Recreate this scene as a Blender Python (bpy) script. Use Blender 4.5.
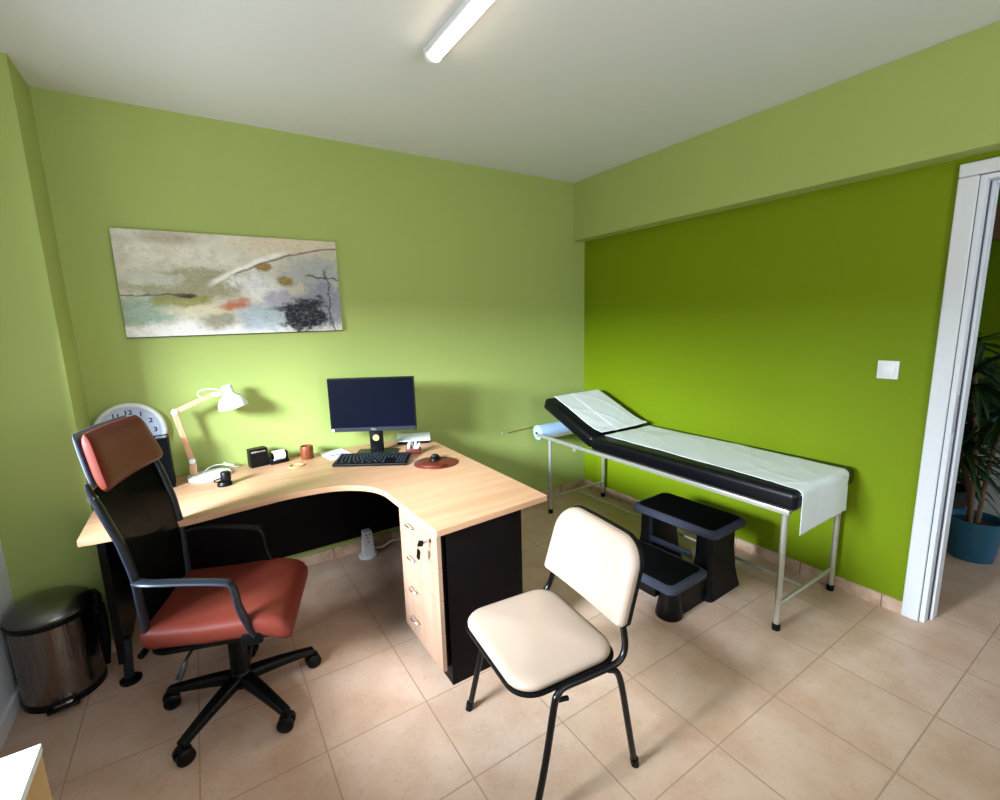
import bpy, bmesh, math, random
from mathutils import Vector, Matrix
random.seed(7)
for o in list(bpy.data.objects): bpy.data.objects.remove(o)
SC = bpy.context.scene
COL = SC.collection
PI = math.pi
R = math.radians

# ------------------------------------------------------------------ camera
cam = bpy.data.cameras.new('camera'); cam_o = bpy.data.objects.new('camera', cam); COL.objects.link(cam_o)
cam.sensor_fit = 'HORIZONTAL'; cam.sensor_width = 36; cam.lens = 464.5188*36/1000; cam.clip_start = .02
rows = ((0.83742683, 0.11603261, -0.53409057), (-0.5458523, 0.12821774, -0.82801297), (-0.02759662, 0.98493484, 0.17070965))
M = Matrix(rows).to_4x4(); M.translation = (-0.63366909, -1.61404092, 1.56359207)
cam_o.matrix_world = M
SC.camera = cam_o
# ------------------------------------------------------------------ world, light, exposure
SC.view_settings.view_transform = 'Standard'; SC.view_settings.look = 'None'
SC.view_settings.gamma = 1; SC.view_settings.use_curve_mapping = False
SC.view_settings.exposure = 0.35
W = bpy.data.worlds.new('sky'); SC.world = W; W.use_nodes = True
W.node_tree.nodes['Background'].inputs[0].default_value = (.62, .78, 1, 1)
W.node_tree.nodes['Background'].inputs[1].default_value = 1.2
def area(name, loc, target, sx, sy, power, color, spread=180):
    l = bpy.data.lights.new(name, 'AREA'); l.shape = 'RECTANGLE'; l.size = sx; l.size_y = sy; l.energy = power; l.color = color; l.spread = R(spread)
    o = bpy.data.objects.new(name, l); COL.objects.link(o); o.location = loc
    o.rotation_euler = (Vector(target)-Vector(loc)).to_track_quat('-Z', 'Y').to_euler(); return o
area('window_daylight', (-3.60, -.75, 2.35), (0, .10, 1.20), 1.90, 1.0, 565, (.76, .89, 1), 110)
area('ground_bounce_fill', (-2.5, -.10, .55), (.6, .0, 2.5), 1.4, .8, 30, (.92, .97, 1), 150)  # added lamp standing in for ground bounce, lifts beam and ceiling
area('rear_fill', (.45, -3.05, 1.6), (.4, 0, 3.0), 1.7, 1.3, 38, (.92, .97, 1))  # fill lamp added behind the camera to even out the ceiling
area('hall_fill', (4.0, -3.4, 1.6), (4.0, 0, 1.0), 2.0, 1.9, 9, (.92, .97, 1))  # lamp added out of view to light the hall

# ------------------------------------------------------------------ materials
def lin(c): return tuple(((v/255)/12.92 if v/255 <= .04045 else ((v/255+.055)/1.055)**2.4) for v in c)
def rgba(c): return (*lin(c), 1)
class NT:
    def __init__(s, name):
        s.m = bpy.data.materials.new(name); s.m.use_nodes = True; s.t = s.m.node_tree
        s.b = s.t.nodes['Principled BSDF']; s.out = s.t.nodes['Material Output']; s._co = None
    def n(s, kind, **kw):
        nd = s.t.nodes.new(kind)
        for k, v in kw.items(): setattr(nd, k, v)
        return nd
    def l(s, a, b): s.t.links.new(a, b)
    def co(s):
        if not s._co: s._co = s.n('ShaderNodeTexCoord').outputs['Object']
        return s._co
    def put(s, inp, v):
        if hasattr(v, 'is_output') or isinstance(v, bpy.types.NodeSocket): s.l(v, inp)
        else: inp.default_value = v
    def math(s, op, a, b=0.0, c=0.0):
        nd = s.n('ShaderNodeMath', operation=op)
        s.put(nd.inputs[0], a); s.put(nd.inputs[1], b); s.put(nd.inputs[2], c); return nd.outputs[0]
    def mapping(s, v, scale=(1, 1, 1), loc=(0, 0, 0), rot=(0, 0, 0)):
        nd = s.n('ShaderNodeMapping'); s.l(v, nd.inputs[0]); nd.inputs[1].default_value = loc; nd.inputs[2].default_value = rot; nd.inputs[3].default_value = scale
        return nd.outputs[0]
    def noise(s, scale, detail=3, v=None, rough=.5, dist=0):
        nd = s.n('ShaderNodeTexNoise'); s.l(v if v is not None else s.co(), nd.inputs['Vector'])
        nd.inputs['Scale'].default_value = scale; nd.inputs['Detail'].default_value = detail; nd.inputs['Roughness'].default_value = rough; nd.inputs['Distortion'].default_value = dist
        return nd.outputs['Fac']
    def mix(s, f, a, b):
        nd = s.n('ShaderNodeMix', data_type='RGBA'); s.put(nd.inputs[0], f); s.put(nd.inputs[6], a); s.put(nd.inputs[7], b); return nd.outputs[2]
    def ramp(s, f, lo, hi):
        nd = s.n('ShaderNodeMapRange', interpolation_type='SMOOTHSTEP'); s.put(nd.inputs[0], f); nd.inputs[1].default_value = lo; nd.inputs[2].default_value = hi; return nd.outputs[0]
    def sep(s, v=None):
        nd = s.n('ShaderNodeSeparateXYZ'); s.l(v if v is not None else s.co(), nd.inputs[0]); return nd.outputs
    def bump(s, h, strength=.2, dist=.002):
        nd = s.n('ShaderNodeBump'); nd.inputs['Strength'].default_value = strength; nd.inputs['Distance'].default_value = dist; s.l(h, nd.inputs['Height']); s.l(nd.outputs[0], s.b.inputs['Normal'])
    def fin(s, col=None, rough=.5, metal=0, spec=.5, **kw):
        if col is not None: s.put(s.b.inputs['Base Color'], col)
        s.put(s.b.inputs['Roughness'], rough); s.b.inputs['Metallic'].default_value = metal; s.b.inputs['Specular IOR Level'].default_value = spec
        for k, v in kw.items(): s.b.inputs[k.replace('_', ' ')].default_value = v
        return s.m
def plain(name, c, rough=.5, metal=0, var=.06, scale=30, bump=0, spec=.5, **kw):
    t = NT(name); a = rgba(c); f = t.noise(scale, 3)
    lo = tuple(v*(1-var) for v in a[:3])+(1,); hi = tuple(min(1, v*(1+var)) for v in a[:3])+(1,)
    if bump: t.bump(t.noise(scale*6, 2), bump)
    return t.fin(t.mix(f, lo, hi), rough, metal, spec, **kw)

LIGHT_GREEN = (168, 182, 104); DARK_GREEN = (118, 140, 10)
M_lgreen = plain('light_green_paint', LIGHT_GREEN, .62, var=.03, scale=3, bump=.08, spec=.15)
M_dgreen = plain('dark_green_paint', DARK_GREEN, .55, var=.03, scale=3, bump=.08, spec=.15)
M_ceil = plain('ceiling_paint', (222, 223, 221), .8, var=.02, scale=3, bump=.06, spec=.2)
M_white = plain('white_lacquer', (226, 228, 234), .35, var=.015, scale=8)
M_seam = plain('seam_shadow_gap', (90, 90, 100), .6)
M_black = plain('black_plastic', (5, 5, 6), .42, var=.1, spec=.22)
M_blackm = plain('black_metal', (5, 5, 7), .3, var=.08, spec=.4)
M_dgrey = plain('dark_grey_plastic', (22, 26, 36), .42, var=.08, spec=.35)
M_bluegrey = plain('blue_grey_plastic', (78, 88, 108), .38, var=.06)
M_ggrey = plain('grey_rubber_rim', (54, 57, 70), .5, var=.06, spec=.3)
M_navy = plain('navy_black_vinyl', (5, 5, 11), .36, var=.1, scale=18, bump=.05, spec=.3)
M_leather = plain('cognac_leather', (100, 42, 32), .42, var=.1, scale=14, bump=.12, spec=.14)
M_pad = plain('brown_leather_pad', (96, 38, 28), .38, var=.1, scale=30, bump=.1, spec=.3)
M_cream = plain('cream_vinyl', (168, 147, 130), .42, var=.025, scale=9, bump=.05)
M_panel = plain('wenge_panel', (8, 3, 5), .5, var=.12, scale=12, spec=.12)
M_steel = plain('painted_steel_tube', (186, 184, 172), .35, metal=.55, var=.05)
M_chrome = plain('chrome', (200, 200, 205), .18, metal=1, var=.03)
M_paper = plain('white_paper', (226, 230, 232), .8, var=.02, scale=20)
M_sheet = plain('couch_paper', (222, 228, 226), .8, var=.02, scale=20)
M_bluepaper = plain('pale_blue_paper', (176, 206, 240), .6, var=.05)
M_wwhite = plain('white_plastic', (235, 236, 238), .4, var=.015)
M_woodcup = plain('dark_orange_wood', (120, 58, 28), .4, var=.25, scale=60)
M_greenblack = plain('dark_green_black_plastic', (20, 30, 26), .35)
M_tile_face = None
def wood(name, c1, c2, axis=0, rough=.38, sc=1):
    t = NT(name); s = [26*sc, 26*sc, 26*sc]; s[axis] = 1.6*sc
    v = t.mapping(t.co(), tuple(s))
    f = t.noise(1.0, 5, v, .6, .6); f2 = t.noise(2.2, 2)
    f3 = t.ramp(f, .3, .72)
    c = t.mix(f3, rgba(c1), rgba(c2)); c = t.mix(t.math('MULTIPLY', t.ramp(f2, .55, .75), .25), c, rgba(tuple(int(x*.86) for x in c1)))
    return t.fin(c, rough, 0, .4)
M_maple = wood('maple_laminate', (200, 156, 122), (186, 140, 106), 0)
M_maple_edge = wood('maple_edge_band', (196, 156, 122), (184, 142, 108), 0)
M_maple_front = wood('pale_maple_front', (160, 130, 110), (150, 118, 96), 2)
M_cabside = wood('tan_wood_side', (206, 170, 120), (190, 150, 98), 2)
M_lampwood = wood('beech_lamp_wood', (232, 186, 150), (214, 160, 122), 2, .5, 3)
M_bright_top = wood('overexposed_wood', (240, 240, 238), (225, 226, 226), 0)  # window glare on the cabinet top put into a near-white wood colour

def mat_floor():
    t = NT('beige_ceramic_tile'); x, y, z = t.sep()
    S = .4
    def edge(c):
        f = t.math('FRACT', t.math('ADD', t.math('DIVIDE', c, S), 100.0)); return t.math('MINIMUM', f, t.math('SUBTRACT', 1.0, f))
    e = t.math('MINIMUM', edge(x), edge(y))
    grout = t.ramp(e, .0035, .009)     # 0 in the joint
    ix = t.math('FLOOR', t.math('DIVIDE', x, S)); iy = t.math('FLOOR', t.math('DIVIDE', y, S))
    cb = t.n('ShaderNodeCombineXYZ'); t.l(ix, cb.inputs[0]); t.l(iy, cb.inputs[1])
    wn = t.n('ShaderNodeTexWhiteNoise'); t.l(cb.outputs[0], wn.inputs[0])
    n1 = t.noise(4.5, 4, rough=.55); n2 = t.noise(26, 5, rough=.7, dist=.8); n3 = t.noise(70, 3)
    c = t.mix(t.ramp(n1, .3, .7), rgba((208, 180, 160)), rgba((192, 158, 134)))
    c = t.mix(t.math('MULTIPLY', t.ramp(n2, .52, .72), .45), c, rgba((178, 138, 108)))
    c = t.mix(t.math('MULTIPLY', t.ramp(n3, .5, .75), .18), c, rgba((226, 204, 180)))
    c = t.mix(t.math('MULTIPLY', wn.outputs[0], .22), c, rgba((190, 148, 114)))
    c = t.mix(grout, rgba((168, 140, 116)), c)
    t.bump(t.math('ADD', grout, t.math('MULTIPLY', n2, .12)), .5, .0015)
    return t.fin(c, t.math('ADD', .30, t.math('MULTIPLY', n2, .2)), 0, .4)
M_floor = mat_floor()
def mat_skirt():
    t = NT('beige_skirting_tile'); x, y, z = t.sep()
    S = .4
    f = t.math('FRACT', t.math('ADD', t.math('DIVIDE', t.math('ADD', x, y), S), 100.37)); e = t.math('MINIMUM', f, t.math('SUBTRACT', 1.0, f))
    n = t.noise(14, 4); c = t.mix(t.ramp(n, .35, .7), rgba((214, 186, 164)), rgba((190, 152, 126)))
    c = t.mix(t.ramp(e, .004, .010), rgba((120, 96, 82)), c)
    return t.fin(c, .4, 0, .4)
M_skirt = mat_skirt()
def mat_glass():
    t = NT('window_glass'); tr = t.n('ShaderNodeBsdfTransparent'); gl = t.n('ShaderNodeBsdfGlossy'); gl.inputs['Roughness'].default_value = .02
    mx = t.n('ShaderNodeMixShader'); mx.inputs[0].default_value = .06; t.l(tr.outputs[0], mx.inputs[1]); t.l(gl.outputs[0], mx.inputs[2]); t.l(mx.outputs[0], t.out.inputs[0]); return t.m
M_glass = mat_glass()
def mat_mesh(name, c, keep, scale):
    t = NT(name); x, y, z = t.sep()
    a = t.math('ABSOLUTE', t.math('SINE', t.math('MULTIPLY', y, scale))); b = t.math('ABSOLUTE', t.math('SINE', t.math('MULTIPLY', z, scale)))
    f = t.math('LESS_THAN', t.math('MAXIMUM', a, b), keep)
    tr = t.n('ShaderNodeBsdfTransparent'); mx = t.n('ShaderNodeMixShader'); t.fin(rgba(c), .7, 0, .05)
    sub = t.n('ShaderNodeMath', operation='SUBTRACT'); t.l(f, sub.inputs[1]); sub.inputs[0].default_value = 1
    t.l(sub.outputs[0], mx.inputs[0]); t.l(tr.outputs[0], mx.inputs[1]); t.l(t.b.outputs[0], mx.inputs[2]); t.l(mx.outputs[0], t.out.inputs[0]); return t.m
M_mesh = mat_mesh('black_mesh_fabric', (2, 2, 3), .16, 700)
M_wire = mat_mesh('black_wire_mesh', (10, 11, 16), .86, 500)
def mat_emit(name, c, s):
    t = NT(name); e = t.n('ShaderNodeEmission'); e.inputs[0].default_value = (*c, 1); e.inputs[1].default_value = s; t.l(e.outputs[0], t.out.inputs[0]); return t.m
M_tube = mat_emit('lamp_diffuser_light', (1, .80, .62), 14)
def mat_screen():
    t = NT('dark_screen'); return t.fin(rgba((5, 8, 22)), .35, 0, .06)
M_screen = mat_screen()
def mat_bin():
    t = NT('brushed_steel'); v = t.mapping(t.co(), (60, 60, 3)); f = t.noise(1, 3, v)
    t.b.inputs['Anisotropic'].default_value = .6
    return t.fin(t.mix(f, rgba((120, 110, 104)), rgba((146, 134, 126))), t.math('ADD', .2, t.math('MULTIPLY', f, .14)), 1)
M_bin = mat_bin()
M_lid = plain('satin_steel_lid', (120, 118, 112), .34, metal=1, var=.04, scale=5)
def mat_leaf():
    t = NT('dark_leaf'); f = t.noise(9, 2); return t.fin(t.mix(f, rgba((16, 34, 18)), rgba((48, 74, 30))), .4, 0, .4)
M_leaf = mat_leaf()
M_leaf2 = plain('fresh_green_leaf', (70, 120, 50), .5, var=.3, scale=12)
M_pot = plain('blue_glazed_pot', (32, 96, 128), .4, var=.15, scale=8)
M_pot2 = plain('black_pot', (20, 22, 26), .5)
M_soil = plain('soil', (40, 28, 20), .9)
M_teal = plain('teal_planter_box', (90, 150, 160), .5)
M_trunk = plain('tan_stem', (120, 92, 66), .7, var=.2, scale=40)
M_brown = plain('brown_pelmet_wood', (132, 92, 56), .6, var=.15, scale=20)

# ------------------------------------------------------------------ mesh helpers
class MB:
    def __init__(s): s.bm = bmesh.new()
    def _xf(s, vs, m): bmesh.ops.transform(s.bm, matrix=m, verts=vs)
    def box(s, c, d, rot=None, bev=0, seg=2):
        r = bmesh.ops.create_cube(s.bm, size=1); vs = r['verts']
        m = Matrix.Translation(c) @ (rot.to_4x4() if rot is not None else Matrix.Identity(4)) @ Matrix.Diagonal((*d, 1))
        s._xf(vs, m)
        if bev:
            es = list({e for v in vs for e in v.link_edges}); bmesh.ops.bevel(s.bm, geom=es, offset=bev, segments=seg, affect='EDGES', profile=.5)
        return s
    def b2(s, a, b, bev=0, seg=2):
        return s.box(tuple((a[i]+b[i])/2 for i in range(3)), tuple(abs(b[i]-a[i]) for i in range(3)), None, bev, seg)
    def loft(s, rings, cap0=True, cap1=True, closed=True):
        vr = [[s.bm.verts.new(p) for p in r] for r in rings]; n = len(vr[0])
        for a, b in zip(vr, vr[1:]):
            for i in range(n if closed else n-1):
                j = (i+1) % n
                s.bm.faces.new((a[i], a[j], b[j], b[i]))
        if cap0: s.bm.faces.new(list(reversed(vr[0])))
        if cap1: s.bm.faces.new(vr[-1])
        return s
    def tube(s, pts, r, seg=12, cap=True, flat=None):
        pts = [Vector(p) for p in pts]; rs = r if isinstance(r, (list, tuple)) else [r]*len(pts)
        rings = []; up = None
        for i, p in enumerate(pts):
            d = ((pts[min(i+1, len(pts)-1)]-p).normalized() + (p-pts[max(i-1, 0)]).normalized()).normalized()
            if up is None:
                up = Vector((0, 0, 1)) if abs(d.z) < .9 else Vector((0, 1, 0))
            u = (up - d*up.dot(d)).normalized(); w = d.cross(u); up = u
            fu, fw = flat if flat else (1, 1)
            rings.append([p + (u*math.cos(a)*fu + w*math.sin(a)*fw)*rs[i] for a in [2*PI*k/seg for k in range(seg)]])
        return s.loft(rings, cap, cap)
    def cyl(s, a, b, r, seg=24, r2=None): return s.tube([a, b], [r, r if r2 is None else r2], seg)
    def lathe(s, prof, c=(0, 0, 0), seg=32, m=None, cap=True):
        rings = []
        for r, z in prof:
            ring = [Vector((max(r, 1e-5)*math.cos(2*PI*k/seg), max(r, 1e-5)*math.sin(2*PI*k/seg), z)) for k in range(seg)]
            if m is not None: ring = [m @ p for p in ring]
            rings.append([p+Vector(c) for p in ring])
        return s.loft(rings, cap, cap)
    def prism(s, out, z0, z1, bev=0):
        a = [s.bm.verts.new((x, y, z0)) for x, y in out]; b = [s.bm.verts.new((x, y, z1)) for x, y in out]
        n = len(out); fs = []
        for i in range(n): fs.append(s.bm.faces.new((a[i], a[(i+1) % n], b[(i+1) % n], b[i])))
        f0 = s.bm.faces.new(list(reversed(a))); f1 = s.bm.faces.new(b)
        if bev:
            es = list(f0.edges)+list(f1.edges); bmesh.ops.bevel(s.bm, geom=es, offset=bev, segments=2, affect='EDGES')
        return s
    def grid(s, fn, nu, nv, wrap=False):
        vs = [[s.bm.verts.new(fn(i/nu, j/nv)) for j in range(nv+1)] for i in range(nu+1)]
        for i in range(nu):
            for j in range(nv): s.bm.faces.new((vs[i][j], vs[i+1][j], vs[i+1][j+1], vs[i][j+1]))
        return s
    def build(s, name, mat, parent=None, smooth=True, angle=35, loc=None, rot=None):
        bmesh.ops.recalc_face_normals(s.bm, faces=s.bm.faces)
        me = bpy.data.meshes.new(name); s.bm.to_mesh(me); s.bm.free()
        me.materials.append(mat)
        if smooth:
            for p in me.polygons: p.use_smooth = True
            me.set_sharp_from_angle(angle=R(angle))
        o = bpy.data.objects.new(name, me); COL.objects.link(o)
        if parent: o.parent = parent
        if loc: o.location = loc
        if rot: o.rotation_euler = rot
        return o
def smoothline(pts, n=6):
    P = [Vector(p) for p in pts]; P = [P[0]*2-P[1]]+P+[P[-1]*2-P[-2]]; out = []
    for i in range(1, len(P)-2):
        for k in range(n):
            t = k/n; a, b, c, d = P[i-1:i+3]
            out.append(.5*((2*b)+(c-a)*t+(2*a-5*b+4*c-d)*t*t+(3*b-a-3*c+d)*t**3))
    out.append(P[-2]); return out
def rrect(w, h, r, n=5, cx=0, cy=0):
    out = []
    for (sx, sy, a0) in ((1, 1, 0), (-1, 1, 90), (-1, -1, 180), (1, -1, 270)):
        for k in range(n+1):
            a = R(a0+90*k/n); out.append((cx+sx*(w/2-r)+r*math.cos(a), cy+sy*(h/2-r)+r*math.sin(a)))
    return out
def tag(o, label=None, cat=None, group=None, kind=None):
    if label: o['label'] = label
    if cat: o['category'] = cat
    if group: o['group'] = group
    if kind: o['kind'] = kind
    return o
def thing(name, label, cat, loc=(0, 0, 0), rz=0, group=None):
    o = bpy.data.objects.new(name, None); o.empty_display_size = .1; COL.objects.link(o); o.location = loc; o.rotation_euler = (0, 0, R(rz))
    return tag(o, label, cat, group)
def struct(name, mb, mat, label=None, parent=None, smooth=False):
    o = mb.build(name, mat, parent, smooth)
    if not parent: o['kind'] = 'structure'
    if label: o['label'] = label
    return o
def modbev(o, w=.002, seg=2):
    m = o.modifiers.new('bevel', 'BEVEL'); m.width = w; m.segments = seg; m.limit_method = 'ANGLE'; m.angle_limit = R(40); return o
def subsurf(o, n=2):
    m = o.modifiers.new('subsurf', 'SUBSURF'); m.levels = n; m.render_levels = n; return o
def text_mesh(name, txt, size, mat, parent, mtx, depth=.0008):
    cu = bpy.data.curves.new(name, 'FONT'); cu.body = txt; cu.size = size; cu.extrude = depth; cu.offset = .0009 if size > .02 else 0; cu.align_x = 'CENTER'; cu.align_y = 'CENTER'
    tmp = bpy.data.objects.new(name+'_tmp', cu); COL.objects.link(tmp)
    bpy.context.view_layer.update()
    me = bpy.data.meshes.new_from_object(tmp.evaluated_get(bpy.context.evaluated_depsgraph_get()))
    bpy.data.objects.remove(tmp); bpy.data.curves.remove(cu)
    me.transform(mtx); me.materials.clear(); me.materials.append(mat)
    o = bpy.data.objects.new(name, me); COL.objects.link(o); o.parent = parent; return o

# ------------------------------------------------------------------ room
XW, YB, H, XB, HB = 2.275, 1.480, 2.665, 2.151, 2.203      # right wall, back wall, ceiling, beam face, beam underside
XL, YL, XO = -1.134, 1.173, -1.447                          # alcove side wall, pillar face, outer left wall
YR = -2.75                                                  # rear wall
HX1, HY0, HY1 = 5.4, -3.0, 1.6                              # hall beyond the doorway
struct('floor', MB().b2((-2.2, -3.3, -.1), (HX1+.2, HY1+.2, 0)), M_floor, 'beige square ceramic tile floor')
struct('ceiling', MB().b2((-1.7, YR-.15, H), (XW+.12, YB+.15, H+.1)), M_ceil, 'pale grey white painted ceiling')
struct('wall_back', MB().b2((XL-.2, YB, 0), (XW+.12, YB+.12, H)), M_lgreen, 'light green wall behind the desk')
m = MB().b2((XO-.2, YL, 0), (XL, YB+.12, H))
struct('wall_left_pillar', m, M_lgreen, 'light green pillar in the left corner')
# right wall with doorway (y from -.965 back to -1.86)
DY0, DY1, DH = -.965, -1.86, 2.12
m = MB().b2((XW, DY0, 0), (XW+.12, YB, HB+.01)).b2((XW, DY1, DH), (XW+.12, DY0, HB+.01)).b2((XW, YR, 0), (XW+.12, DY1, HB+.01))
struct('wall_right', m, M_dgreen, 'dark green wall behind the couch')
struct('trim_1', MB().b2((XB, YR, HB), (XW+.12, YB, H), bev=.004), M_lgreen, 'light green ceiling beam above the dark green wall')
# left wall with the glazed balcony door
GY0, GY1, GZ = 1.15, -1.75, 2.25
GY0, GY1, GB, GZ = .80, -.80, .90, 1.90
m = MB().b2((XO-.22, GY0, 0), (XO, YL, H)).b2((XO-.22, GY1, GZ), (XO, GY0, H)).b2((XO-.22, YR, 0), (XO, GY1, H)).b2((XO-.22, GY1, 0), (XO, GY0, GB))
struct('wall_left', m, M_white, 'white painted window wall at the left edge')
struct('trim_4', MB().b2((XO-.20, GY1, GB), (XO+.03, GY0, GB+.025), bev=.004), M_white, 'white window sill')
m = MB().b2((XO-.2, YR-.12, 0), (-.55, YR, H)).b2((1.45, YR-.12, 0), (XW+.12, YR, H)).b2((-.55, YR-.12, 0), (1.45, YR, .9)).b2((-.55, YR-.12, 2.3), (1.45, YR, H))
struct('wall_rear', m, M_lgreen, 'light green wall behind the camera')
# unseen rear window, added to let in fill light
w = struct('added_window', MB().b2((-.55, YR-.09, .9), (-.49, YR-.02, 2.3)).b2((1.39, YR-.09, .9), (1.45, YR-.02, 2.3)).b2((-.49, YR-.09, .9), (1.39, YR-.02, .96)).b2((-.49, YR-.09, 2.24), (1.39, YR-.02, 2.3)).b2((.42, YR-.09, .96), (.48, YR-.02, 2.24)), M_white, 'unseen white framed window added behind the camera for fill light')
for x0, x1 in ((-.49, .42), (.48, 1.39)): struct('pane', MB().b2((x0, YR-.06, .96), (x1, YR-.055, 2.24)), M_glass, parent=w)
# balcony door: frame, three leaves
fx0, fx1 = XO-.19, XO-.12; gb = GB+.025
m = MB().b2((fx0, GY0-.06, gb), (fx1, GY0, GZ)).b2((fx0, GY1, gb), (fx1, GY1+.06, GZ)).b2((fx0, GY1+.06, GZ-.06), (fx1, GY0-.06, GZ)).b2((fx0, GY1+.06, gb), (fx1, GY0-.06, gb+.06))
w = struct('window_1', m, M_white, 'white framed window in the left wall')
n = 2; span = (GY0-.06-GY1-.06)/n
for k in range(n):
    a = GY1+.06+k*span; b = a+span; x0, x1 = XO-.18, XO-.13
    struct('window_leaf', MB().b2((x0, a, gb+.06), (x1, a+.05, GZ-.06)).b2((x0, b-.05, gb+.06), (x1, b, GZ-.06)).b2((x0, a+.05, gb+.06), (x1, b-.05, gb+.11)).b2((x0, a+.05, GZ-.11), (x1, b-.05, GZ-.06)), M_white, parent=w)
    struct('pane', MB().b2((XO-.158, a+.05, gb+.11), (XO-.152, b-.05, GZ-.11)), M_glass, parent=w)
# skirting
SK = .07
struct('baseboard_back', MB().b2((XL, YB-.012, 0), (XW-.012, YB, SK)), M_skirt, 'beige tile skirting under the back wall')
struct('baseboard_right', MB().b2((XW-.012, -.897, 0), (XW, YB, SK)), M_skirt, 'beige tile skirting under the dark green wall')
struct('baseboard_left', MB().b2((XO+.012, YL-.012, 0), (XL+.012, YL, SK)).b2((XL, YL, 0), (XL+.012, YB-.012, SK)), M_skirt, 'beige tile skirting around the left pillar')
struct('baseboard_outer', MB().b2((XO, -2.7, 0), (XO+.012, YL-.012, SK)), M_white, 'white skirting under the window wall')
# ------------------------------------------------------------------ doorway
d = struct('door_1', MB().b2((XW-.018, DY0, 0), (XW, -.897, DH-.002), bev=.005).b2((XW-.018, DY1-.068, 0), (XW, DY1, DH-.002), bev=.005).b2((XW-.018, DY1-.068, DH), (XW, -.897, DH+.056), bev=.005), M_white, 'white lacquered door casing beside the light switch')
struct('door_jamb', MB().b2((XW-.004, DY0-.022, 0), (XW+.125, DY0-.002, DH-.003), bev=.002).b2((XW-.004, DY1+.002, 0), (XW+.125, DY1+.022, DH-.003), bev=.002).b2((XW-.004, DY1+.022, DH-.022), (XW+.125, DY0-.022, DH-.003), bev=.002), M_white, parent=d)
struct('door_stop', MB().b2((XW+.055, DY0-.038, 0), (XW+.125, DY0-.023, DH-.024), bev=.002).b2((XW+.055, DY1+.023, 0), (XW+.125, DY1+.038, DH-.024), bev=.002).b2((XW+.055, DY1+.038, DH-.038), (XW+.125, DY0-.038, DH-.024), bev=.002), M_white, parent=d)
struct('groove_shade_strip', MB().b2((XW+.050, DY0-.028, 0), (XW+.0545, DY0-.0225, DH-.024)), M_seam, parent=d)  # grey strip painting the shade in the casing groove
struct('strike_plate', MB().b2((XW+.015, DY0-.0245, .98), (XW+.04, DY0-.0222, 1.16)), M_chrome, parent=d)
# ------------------------------------------------------------------ hall beyond
struct('wall_hall_far', MB().b2((HX1, HY0-.1, 0), (HX1+.1, HY1+.1, 2.7)), M_dgreen, 'green wall of the hall beyond the doorway')
struct('wall_hall_left', MB().b2((XW+.12, HY1, 0), (HX1, HY1+.1, 2.7)), M_lgreen, 'green end wall of the hall')
m = MB().b2((XW+.12, HY0-.1, 0), (2.9, HY0, 2.7)).b2((5.1, HY0-.1, 0), (HX1, HY0, 2.7)).b2((2.9, HY0-.1, 2.4), (5.1, HY0, 2.7)).b2((2.9, HY0-.1, 0), (5.1, HY0, .6))  # opening put in out of view to admit light to the hall
struct('wall_hall_opening', m, M_lgreen, 'green hall wall with an unseen opening added for light')
struct('ceiling_hall', MB().b2((XW+.12, HY0-.1, 2.7), (HX1+.1, HY1+.1, 2.8)), M_ceil, 'pale hall ceiling')
struct('trim_2', MB().b2((HX1-.10, HY0, 2.13), (HX1, HY1, 2.42)), M_brown, 'brown wooden pelmet high on the hall wall')
struct('baseboard_hall', MB().b2((HX1-.012, HY0, 0), (HX1, HY1, SK)), M_skirt, 'beige tile skirting in the hall')

# ------------------------------------------------------------------ ceiling lamp
t = thing('ceiling_lamp', 'long white batten lamp with a glowing tube on the ceiling', 'ceiling lamp', (.318, -.32, H))
MB().b2((-.0335, -.62, -.032), (.0335, .62, 0), bev=.004).build('lamp_housing', M_wwhite, t)
prof = [(.030*math.cos(a), -.028+.030*math.sin(a)*.80) for a in [R(180+180*k/10) for k in range(11)]]
MB().loft([[(x, y, z) for x, z in prof] for y in (-.608, .608)]).build('diffuser', M_tube, t)
for s in (-1, 1):
    p2 = [(x*1.12, z*1.05) for x, z in prof]+[(.036, -.004), (-.036, -.004)]
    MB().loft([[(x, y, z) for x, z in p2] for y in ((.608, .628) if s > 0 else (-.628, -.608))]).build('end_cap', M_wwhite, t)

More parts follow.
